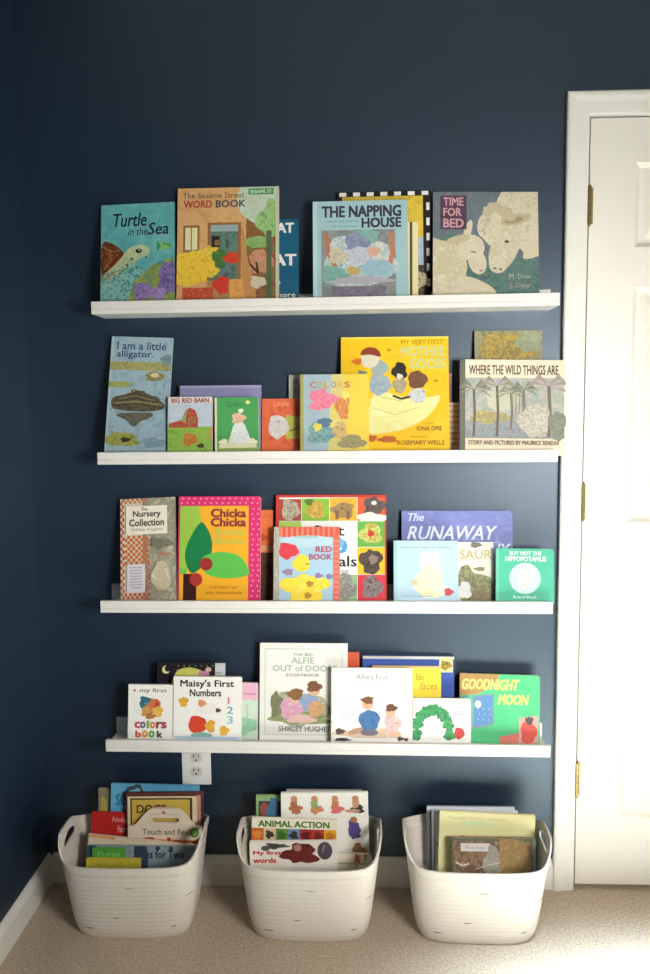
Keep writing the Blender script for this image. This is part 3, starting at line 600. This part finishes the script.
put('book with a green brown dinosaur on a pale cover, beside the bear cover', G3, (.946, -.058, .8044), .180, .159, .010, 9, .7,
    'n10:#d8d4c4,#e4dccc', [Tx('DINOSAUR', .04, .70, .97, .86, '#b8a468', 1), Bl(.75, .95, .08, .04, '#6a6a58', 3), Sm([(.48, .2), (.5, .5), (.58, .6), (.66, .58), (.7, .44), (.86, .42), (1, .34), (1, -.3), (.6, -.3)], 'n40:#7a8058,#989868,#5f6648,#a8a070'), Pg([(.6, .1), (.7, -.3), (1, -.3), (1, .06), (.8, .16)], 'n40:#6a5a44,#8a7a58'), Bl(.58, .14, .1, .12, '#dcdcd8', 5), Bl(.8, .52, .08, .03, '#8a7a58', 6), El(.55, .54, .012, .012, '#2a2a20')], hidden=H3)
put('small green board book with a pale round medallion, rightmost on the third ledge', G3, (1.110, -.080, .8041), .147, .145, .014, 9, .9,
    '#3fae8c', [Rc(0, -.3, .05, 1, '#62bca0'), Tx('BUT NOT THE', .24, .87, .78, .945, '#e4f0e8', 2), Tx('HIPPOPOTAMUS', .16, .755, .86, .845, '#e4f0e8', 2), El(.5, .42, .27, .27, '#b8d4d0'), Bl(.5, .4, .13, .17, 'n50:#c8c0c0,#dcd4cc,#b0a8a8', 4, .15), Tx('Board Book', .3, .03, .7, .085, '#c8e4d8', 1)], hidden=H3, r=.010, kind='board_book')
# ---- lowest ledge
put('small white board book with a coloured balloon cluster, leftmost on the lowest ledge', G4, (.138, -.080, .4355), .119, .153, .014, 9, .5,
    WHT, [El(.14, .89, .03, .025, '#d8584a'), Tx('my first', .25, .84, .86, .93, '#6a5a50', 1), Bl(.4, .66, .16, .14, 'n40:#3f8aa0,#2a5a68,#58a8b8', 3), Bl(.58, .6, .17, .16, 'n40:#c85a38,#d87848,#a83a28', 5), Bl(.66, .50, .12, .12, 'n40:#e8a848,#e0c058', 2), Bl(.42, .5, .13, .11, 'n40:#d8a048,#b88a58', 7), Bl(.5, .42, .12, .07, 'n40:#98682f,#d89858', 4),
    [Tx(a, x, .20, x+(.105 if a != 'l' else .035), .31 if a != 'l' else .33, c, 3) for a, x, c in (('c', .16, '#c84a48'), ('o', .28, '#6a4a88'), ('l', .43, '#7ab048'), ('o', .5, '#d88a38'), ('r', .64, '#88463a'), ('s', .75, '#a84858'))],
    [Tx(a, x, .03, x+.11, .15, c, 3) for a, x, c in (('b', .18, '#d85838'), ('o', .33, '#e0a030'), ('o', .48, '#58a858'), ('k', .66, '#3a5a40'))]], hidden=H4, r=.006, kind='board_book')
put('black night sky board book with a yellow moon, behind two white board books', G4, (.226, -.050, .4350), .154, .202, .014, 9, -.4,
    '#1f1a20', [Bl(.58, .72, .32, .26, 'n12:#ccd05c,#d8d870', 3, .05), El(.16, .9, .07, .07, '#e4dca0'), El(.19, .915, .055, .055, '#1f1a20'), Dots(.3, .86, 1, .98, 7, 2, .008, '#d8d0a0'), El(.82, .84, .1, .05, '#c888a0'), El(.9, .9, .05, .04, '#e8c0b0')], hidden=H4, kind='board_book')
put('white book edge to the right of the night sky book', G4, (.287, -.028, .4346), .077, .194, .010, 8, -.1, '#dcdce0', [Lines(.6, .9, .6, .9, 4, '#b8b8c0')], hidden=H4)
put('white square board book with hand lettered title and red and yellow shapes', G4, (.289, -.083, .4346), .179, .176, .014, 9, .6,
    WHT, [Tx("Maisy's First", .10, .81, .89, .95, '#2a2628', 2), Tx('Numbers', .24, .69, .7, .80, '#2a2628', 2), Tx('1', .80, .57, .825, .68, '#d87898', 0), Tx('2', .79, .42, .88, .53, '#58a8c0', 1), Tx('3', .79, .26, .88, .38, '#88c0d0', 1),
    Bl(.36, .24, .14, .13, 'n30:#d84a2c,#cc4028', 3, .12), Bl(.5, .5, .17, .09, '#eeeae4', 5, .1), Bl(.42, .58, .06, .05, '#d8946a', 3), Bl(.66, .47, .04, .03, '#5a3a30', 4), Bl(.55, .22, .07, .09, 'n40:#e0b040,#d89030', 6), Bl(.75, .15, .07, .07, 'n40:#e8b848,#d8a038', 4), Bl(.15, .6, .07, .07, 'n40:#e0b040,#d8a038', 2), El(.42, .07, .16, .05, '#88b8a0'), Rc(.02, -.2, .98, .055, '#b8cce0')], hidden=H4, r=.006, kind='board_book')
put('pink and pale green board book, between two white covers on the lowest ledge', G4, (.362, -.055, .4342), .114, .152, .012, 9, -.2,
    '#e4b4c8', [Rc(0, -.3, 1, .68, 'n14:#c0d4c0,#ccdccc,#b4ccb4'), Bl(.72, .2, .26, .2, 'n40:#88c0a0,#a8d0b4', 3), Tx('baby', .68, .76, .96, .82, '#b87088', 1), Ln([(.75, .2), (.75, .6)], .02, '#a8b8a0')], hidden=H4, r=.005, kind='board_book')
put('tall white storybook with two children in a garden, centre of the lowest ledge', G4, (.540, -.055, .4332), .233, .257, .014, 9, -.1,
    '#eeece4', [Frame(.055, .02, .945, .945, .006, '#c0c8b0'), Frame(.07, .03, .93, .935, .003, '#d0d4c4'), Tx('THE BIG', .38, .865, .6, .895, '#8a8a80', 1), Tx('ALFIE', .36, .785, .62, .85, '#9ab090', 1), Tx('OUT of DOORS', .15, .70, .88, .765, '#a0b098', 1), Tx('STORYBOOK', .30, .645, .68, .675, '#7a7a74', 1),
    Bl(.47, .30, .33, .19, 'n50:#a8a890,#8a9474,#c8c0a8,#7a7a60', 3, .2), Bl(.48, .2, .34, .07, 'n60:#7a8a5a,#96a070,#5f6f4c', 5), Bl(.2, .34, .08, .14, 'n60:#8a8a68,#6a7050,#a89c80', 8), Bl(.36, .30, .13, .12, 'n50:#d8a8bc,#c890a8,#e0c0c8', 4, .15), El(.41, .42, .075, .065, '#d8b090'), Bl(.41, .455, .09, .065, 'n80:#7a5238,#98704a', 6), Bl(.56, .37, .1, .1, 'n50:#7a90b8,#98a8c4', 2, .15), El(.62, .50, .07, .065, '#d8b090'), Bl(.62, .54, .085, .06, 'n80:#6a4430,#8a5c40', 7), Bl(.64, .30, .09, .09, 'n50:#d0a078,#c09068', 1, .15), Bl(.48, .19, .16, .05, '#d8b0a8', 9),
    Tx('SHIRLEY HUGHES', .22, .06, .80, .115, '#6a6a64', 1)], hidden=H4, spine='#e0e0d8')
put('orange red book corner showing right of the tall white storybook', G4, (.635, -.0235, .4326), .105, .227, .006, 5.8, .2, '#dc5a3c', [Rc(.7, .9, 1, 1, '#e4684a')], hidden=H4)
put('wide white book with a child in a blue jumper beside a smaller child', G4, (.720, -.086, .4321), .212, .202, .010, 10, .3,
    '#f4f0ea', [Rc(0, -.2, .035, 1, '#e8e2d8'), Tx("Alfie's Feet", .31, .845, .7, .92, '#8a8690', 0), Tx('Shirley Hughes', .33, .76, .67, .81, '#b8b4bc', 0), Bl(.2, .45, .13, .14, '#e0dce8', 3, .2), Bl(.46, .12, .4, .06, 'n60:#e0c8b0,#d0b094,#e8d8c8', 5),
    El(.33, .15, .13, .035, '#b89078', 15), Bl(.47, .29, .13, .13, 'n40:#3f6a9a,#4f7cac,#345a88', 2, .1), El(.45, .51, .07, .065, '#dcae90'), Bl(.45, .565, .075, .045, 'n80:#8a5a40,#6f4632', 6), El(.47, .13, .11, .04, '#6a6a78'), Bl(.75, .25, .1, .13, 'n60:#d8a0a0,#e8c8c0,#b87878', 4, .2), El(.73, .42, .065, .06, '#dcae90'), Bl(.74, .465, .07, .045, 'n80:#7a4e38,#5f3c2c', 7), Bl(.11, .14, .06, .035, '#5a4a44', 8), Bl(.14, .03, .1, .02, '#3f3a38', 9), Bl(.85, .05, .04, .025, '#5a4a44', 1), Bl(.92, .04, .03, .02, '#5a4a44', 2), El(.78, .12, .08, .03, '#dcae90')], hidden=H4)
put('blue book with cream top edge and yellow sticker, back of the lowest ledge', G4, (.818, -.030, .4315), .243, .219, .012, 7.6, -.3,
    '#3c5cb0', [Rc(0, .965, 1, 1, '#d8d8d0'), Rc(.84, .80, .985, .99, '#e8dc98'), Bl(.91, .89, .06, .05, 'n60:#3a3a30,#c8a838', 3)], hidden=H4)
put('bright yellow book behind the white cover with a green arch', G4, (.812, -.058, .4316), .181, .200, .010, 9, .5,
    '#f0d840', [Rc(0, .975, 1, 1, '#e0b080'), Rc(0, -.2, .5, .97, '#f0e49a'), Tx('Baby', .64, .78, .76, .90, '#9a8a30', 1), Tx('faces', .70, .68, .95, .78, '#c88838', 1, .2), Bl(.63, .55, .03, .03, '#d8a8a8', 3)], hidden=H4)
put('small white book with a leafy green arch and red berry, on the lowest ledge', G4, (.902, -.083, .4310), .149, .125, .012, 10, 1,
    WHT, [[Bl(.06+.30*(1-math.cos(PI*k/9))*.95, .18+.56*math.sin(PI*k/9)**.8, .095, .10, 'n50:#2f8a50,#4aa868,#1f6a40,#78b880', k+2, .25) for k in range(10)], Bl(.8, .22, .09, .10, 'n50:#c85048,#b84038', 3, .1), Lines(.66, .96, .6, .92, 4, '#a8b0b0', 5, .25)], hidden=H4, r=.005, kind='board_book')
put('green and tan book with slanted yellow capitals, rightmost on the lowest ledge', G4, (1.053, -.060, .4302), .209, .179, .012, 10, 1.5,
    'n6:#4cbc7c,#58c486', [Pg([(0, 1), (.5, 1), (.38, .78), (.2, .68), (0, .66)], '#b08850'), Rc(0, -.2, .13, .66, '#58a890'), Pg([(.16, .66), (.43, .70), (.43, .22), (.16, .14)], '#78909c'), Pg([(.18, .64), (.41, .67), (.41, .25), (.18, .18)], '#5a88b8'), El(.23, .53, .04, .045, '#e0e8e0'), Dots(.2, .25, .4, .5, 3, 3, .006, '#c8dcec'), Tx('GOODNIGHT', .03, .76, .74, .92, '#f0dc78', 3, .25), Tx('MOON', .48, .54, .86, .69, '#f0dc78', 3, .25), Pg([(.74, .34), (.98, .38), (.98, -.2), (.74, -.2)], '#d8a49c'), Bl(.86, .12, .1, .14, '#d8584c', 4, .15), Bl(.87, .3, .05, .05, '#5a4a4a', 2), Pg([(.5, .04), (.74, .1), (.74, -.2), (.5, -.2)], '#d87868')], hidden=H4, r=.008, kind='board_book')
# ---- books in the baskets
GA, GB, GC = 'books in the left basket', 'books in the middle basket', 'books in the right basket'
put('olive coloured book at the back left of the left basket', GA, (0.059, -0.0958, 0.028), 0.142, 0.274, .010, 8, -.5, 'n20:#7a7a58,#8a8868,#6a6a4c', [Bl(.1, .3, .06, .2, '#b0a050', 3)], hidden=0.204)
put('light blue book at the back of the left basket', GA, (0.140, -0.1045, 0.058), 0.236, 0.259, .010, 8, .9, 'n10:#5aa0c4,#68b0d0', [Tx('SONGS', .06, .2, .4, .62, '#2f6a98', 2), Bl(.3, .3, .16, .2, '#3a4a58', 4), Bl(.3, .28, .13, .16, '#7ab4cc', 4)], hidden=0.189)
put('small red book with pale lettering in the left basket', GA, (0.054, -0.1275, 0.010), 0.156, 0.241, .010, 8, .9, '#b82420', [Tx('Noisy', .35, .5, .62, .8, '#e0a0a0', 1, .2), Tx('Farm', .45, .1, .6, .4, '#e8b8b0', 1)], hidden=0.185)
put('book with brown frame and yellow panel behind the handled book', GA, (0.177, -0.1111, 0.196), 0.204, 0.111, .010, 8, -1,
    '#5a3028', [Rc(.0, -.2, .97, .90, '#5a3028'), Rc(.02, -.2, .92, .86, '#dcc8a0'), Rc(.055, -.2, .86, .80, '#3a3028'), Rc(.075, -.2, .83, .74, '#c8a84a'), Tx('DOGS', .14, .25, .52, .55, '#4a3a1c', 2), Rc(.92, -.2, .97, .9, '#b88a80')], hidden=0.041)
W, Hh = 0.192, 0.121
out_ = [(-W/2, 0), (W/2, 0), (W/2, Hh-.046)]+[(W/2-.012-.052*i/9, Hh-.046+.046*sstep(i/9)**.8) for i in range(10)]+[(-W/2+.066-.054*i/9, Hh-.046*(1-sstep(1-i/9)**.8)) for i in range(10)]+[(-W/2, Hh-.046)]
hol_ = [(-W/2+.060+.0, Hh-.030), (-W/2+.066, Hh-.0355), (W/2-.062, Hh-.0355), (W/2-.056, Hh-.030), (W/2-.062, Hh-.0245), (-W/2+.066, Hh-.0245)]
put('cream carry book with a slot handle, standing in the left basket', GA, (0.179, -0.1326, 0.154), W, Hh, .010, 8, -.6,
    '#e0cfb8', [Tx('play * learn', .3, .83, .68, .89, '#b88a78', 0), El(.49, .90, .022, .02, '#b8483a'), Tx('Touch and Feel', .20, .36, .84, .50, '#6a5a48', 1), El(.91, .42, .065, .065, '#5a8a3a'), El(.91, .42, .04, .04, '#98b060'), Bl(.6, .16, .42, .05, '#dc9858', 3, .1), Tx('Colors', .18, .10, .97, .29, '#a83a24', 3), Rc(.15, -.5, 1, .06, '#d8a868')], hidden=0.016, shape=(out_, hol_))
put('wide cream book standing just in front of the carry book, left basket', GA, (0.112, -0.1692, 0.022), 0.284, 0.170, .010, 8, 5.5, 'n8:#dccab0,#d4c0a4', [Rc(0, .6, .24, 1, '#d88a48'), Rc(.02, .7, .2, .9, '#e8b070')], hidden=0.153)
put('blue grey book with dark lettering near the front of the left basket', GA, (0.124, -0.1765, 0.070), 0.284, 0.125, .010, 8, 0, 'n16:#7f9098,#8a9aa0,#74868e', [Rc(0, -.2, .1, 1, '#2f4a58'), Tx('Tales for Two', .45, .4, .9, .8, '#2a3444', 2), Bl(.5, .3, .06, .3, '#33425a', 4), El(.66, .9, .02, .02, '#3a3a58'), El(.78, .9, .02, .02, '#3a3a58')], hidden=0.075)
put('small bright green book near the front of the left basket', GA, (0.045, -0.1980, 0.010), 0.084, 0.185, .008, 8, .2, 'n30:#3f8a30,#5aa848,#2f6a28', [Tx('Frogs', .15, .3, .85, .75, '#7ac060', 1)], hidden=0.152)
put('yellow green book at the very front of the left basket', GA, (0.060, -0.2063, 0.010), 0.139, 0.164, .010, 8, .3, 'n30:#b8a830,#c8bc48', [], hidden=0.139)
put('small green and blue picture book at the back left of the middle basket', GB, (0.473, -0.0866, 0.136), 0.120, 0.154, .010, 8, -.6, 'n20:#88a868,#98b478', [Rc(.06, .05, .55, .78, '#3f4a50'), Bl(.18, .4, .08, .2, '#a85848', 2), Bl(.38, .4, .14, .28, '#4f7a98', 5), Rc(.6, .1, .66, .9, '#5a7848')], hidden=0.086)
put('thin grey book behind the white baby cover in the middle basket', GB, (0.595, -0.1173, 0.010), 0.200, 0.302, .008, 8, -.2, '#9a9490', [Rc(0, .5, 1, 1, '#b0a8a4')], hidden=0.284)
BS = [('#b8704a', '#a86848'), ('#c88858', '#88a868'), ('#d8706a', '#c87858'), ('#3a3a34', '#c89878')]
put('large white book with rows of small seated babies, in the middle basket', GB, (0.600, -0.1210, 0.076), 0.228, 0.233, .012, 8, -1.1,
    '#f0ece2', [[[Bl(.17+.235*i, .72, .075, .05, a, i+2, .3), Bl(.15+.235*i, .82, .04, .06, b2, i+5, .2), El(.15+.235*i, .90, .038, .034, '#c08864')] for i, (a, b2) in enumerate(BS)], Bl(.83, .38, .07, .1, '#5a4a88', 3, .25), El(.83, .54, .04, .036, '#a87050'), El(.85, .27, .06, .03, '#5a4a78'), El(.87, .10, .04, .036, '#a87050'), Bl(.88, .0, .08, .07, '#b88858', 4, .2), El(.82, .69, .09, .02, '#c89878')], hidden=0.081, spine='#d8d0c4')
TL = ['#c86a28', '#e0c8a0', '#68903a', '#6a90b0', '#a83030', '#b8402c', '#e0a828']
put('landscape board book with green capitals and a row of animal tiles, middle basket', GB, (0.516, -0.1393, 0.106), 0.221, 0.145, .012, 8, 1.1,
    '#efe6d2', [Tx('ANIMAL ACTION', .08, .80, .91, .945, '#4a7a28', 3), [Rc(.0+.142*i, .46, .142*(i+1), .76, c) for i, c in enumerate(TL)], [Bl(.07+.142*i, .61, .05, .045, k, i+2, .35) for i, k in enumerate(('#e0903a', '#4a3a30', '#3f6a28', '#3a3838', '#6a1c1c', '#7a2a20', '#c87820'))], Rc(.86, -.3, 1, .46, '#6a5a80'), Bl(.93, .25, .05, .06, '#b088a0', 3)], hidden=0.039, kind='board_book')
put('white board book with red letters and a toy balloon, front of the middle basket', GB, (0.520, -0.1678, 0.088), 0.224, 0.119, .012, 8, -1.2,
    '#ece6da', [Bl(.3, .8, .13, .03, '#4a4a48', 3, .4), El(.18, .7, .05, .03, '#5a5a50'), Tx('My first', .04, .38, .36, .58, '#c8382c', 3), Tx('words', .04, .06, .3, .28, '#c8382c', 3), Bl(.58, .45, .2, .11, 'n60:#4a1c1c,#7a2a24,#38201c', 5, .35), El(.55, .72, .045, .04, '#b8866a'), El(.86, .58, .085, .1, '#5a4a58'), Pg([(.81, .36), (.91, .36), (.88, .2), (.84, .2)], '#5a4a48'), Ln([(.83, .5), (.86, .85)], .02, '#8a7a88')], hidden=0.062, kind='board_book')
put('cream board book at the front right of the middle basket', GB, (0.650, -0.1501, 0.112), 0.138, 0.059, .010, 8, -.2, '#e4d8c0', [Bl(.72, .5, .05, .12, '#c86a58', 3), Rc(.3, .15, .9, .3, '#a8b078'), Bl(.88, .8, .03, .08, '#c8a858', 2)], hidden=0.028, r=.01, kind='board_book')
put('grey book with a pale top edge at the back of the right basket', GC, (0.980, -0.0983, 0.010), 0.230, 0.254, .010, 8, -.6, '#8a8c94', [Rc(0, .93, 1, 1, '#d8dce4'), Rc(.3, .72, .96, .86, 'n90:#4a4c54,#8a8c94'), Rc(0, -.2, .06, .9, '#6a6a74')], hidden=0.122)
put('white book with a grey spine, behind the tall pale yellow book', GC, (0.989, -0.1113, 0.010), 0.224, 0.249, .010, 8, .1, '#e4e6ea', [Rc(.04, .8, .26, .93, '#f4f6f8'), Rc(0, -.2, .04, 1, '#a8acb4'), Rc(.08, -.2, .16, .75, '#8a8a90'), Bl(.1, .3, .04, .06, '#b87870', 2)], hidden=0.122)
put('tan book against the right side of the right basket', GC, (1.070, -0.1077, 0.136), 0.132, 0.100, .010, 8, .2, 'n20:#b8a088,#c4b09a', [], hidden=0.028)
put('tall pale yellow book in the middle of the right basket', GC, (1.011, -0.1279, 0.106), 0.245, 0.156, .012, 8, 2.4,
    'n6:#efe8b0,#ece4a8', [Tx('Favorite rhymes and tales', .1, .86, .7, .93, '#c8c088', 0), Ln([(.12, .35), (.16, .5), (.24, .58), (.3, .54)], .014, '#b8703a'), [Bl(.42+.08*i, .55, .03, .02, c, i+2, .4) for i, c in enumerate(('#a88858', '#6a5a48', '#b89858', '#988868'))], Bl(.4, .8, .2, .03, '#dce8b8', 4)], hidden=0.014)
put('green book showing at the right, behind the brown photo covered book', GC, (1.054, -0.1414, 0.130), 0.167, 0.082, .010, 8, -.3, '#4a9a78', [Rc(0, .93, 1, 1, '#78a88c'), Rc(.9, -.2, 1, 1, '#a8d4bc')], hidden=0.010)
put('brown photo covered book with a white sticker, front of the right basket', GC, (1.022, -0.1712, 0.046), 0.207, 0.176, .014, 8, -.1,
    'n24:#8a6a54,#a88a6c,#6f5648,#b89c80', [Frame(0, -.4, 1, 1, .0, '#5a6a50'), Rc(0, .93, 1, 1, '#6a7a60'), Rc(0, -.5, .03, 1, '#5a6a48'), Rc(.12, .62, .48, .86, '#eae4e0'), Tx('Preschool', .18, .68, .42, .78, '#a89898', 0), Bl(.75, .4, .2, .3, 'n40:#c8a070,#b08858,#8a9a6a', 3), Bl(.5, .3, .1, .2, 'n60:#c8c4b8,#98907c', 5), Ln([(.06, .3), (.14, .2), (.22, .26)], .02, '#e4e0dc'), Ln([(.3, .1), (.45, .22), (.6, .3)], .012, '#d8d0c8')], hidden=0.091, spine='#5a6a50')


# ---------------------------------------------------------------- light
def area(name, loc, target, sx, sy, power, col, spread=180):
    l = bpy.data.lights.new(name, 'AREA'); l.shape = 'RECTANGLE'; l.size = sx; l.size_y = sy
    l.energy = power; l.color = col; l.spread = math.radians(spread)
    o = bpy.data.objects.new(name, l); C.objects.link(o); o.location = loc
    o.rotation_euler = (Vector(target)-Vector(loc)).to_track_quat('-Z', 'Y').to_euler()
    return o
#@LIGHT@
area('window_light', (1.74, -2.08, 1.22), (.58, 0, 1.0), .6, .6, 15, (1, .98, .945), 93)
# added lamp brightening the carpet out of frame, so the wall's lower right gleams
area('added_floor_fill', (1.44, -1.06, 2.1), (1.44, 0, 2.1), .6, .6, 98, (.62, .82, 1.0), 38).rotation_euler = (0, 0, 0)
w = bpy.data.worlds.new('room air'); scene.world = w; w.use_nodes = True
w.node_tree.nodes['Background'].inputs[0].default_value = (.75, .85, 1, 1)
w.node_tree.nodes['Background'].inputs[1].default_value = .01
#@END@

# ---------------------------------------------------------------- camera
cam = bpy.data.cameras.new('camera'); co = bpy.data.objects.new('camera', cam); C.objects.link(co)
cam.sensor_fit = 'VERTICAL'; cam.sensor_height = 36; cam.sensor_width = 36*650/974; cam.lens = 36*850/974
R = ((0.99918131, -0.04017755, 0.00474148), (0.039506, 0.99423912, 0.09963858), (-0.0087174, -0.09936969, 0.9950124))
M = Matrix(((R[0][0], R[0][2], -R[0][1], .69058), (R[1][0], R[1][2], -R[1][1], -2.23052), (R[2][0], R[2][2], -R[2][1], 1.32733), (0, 0, 0, 1)))
co.matrix_world = M
cam.clip_start = .05
scene.camera = co
vs = scene.view_settings
vs.view_transform = 'Standard'; vs.look = 'None'; vs.exposure = 0; vs.gamma = 1; vs.use_curve_mapping = False
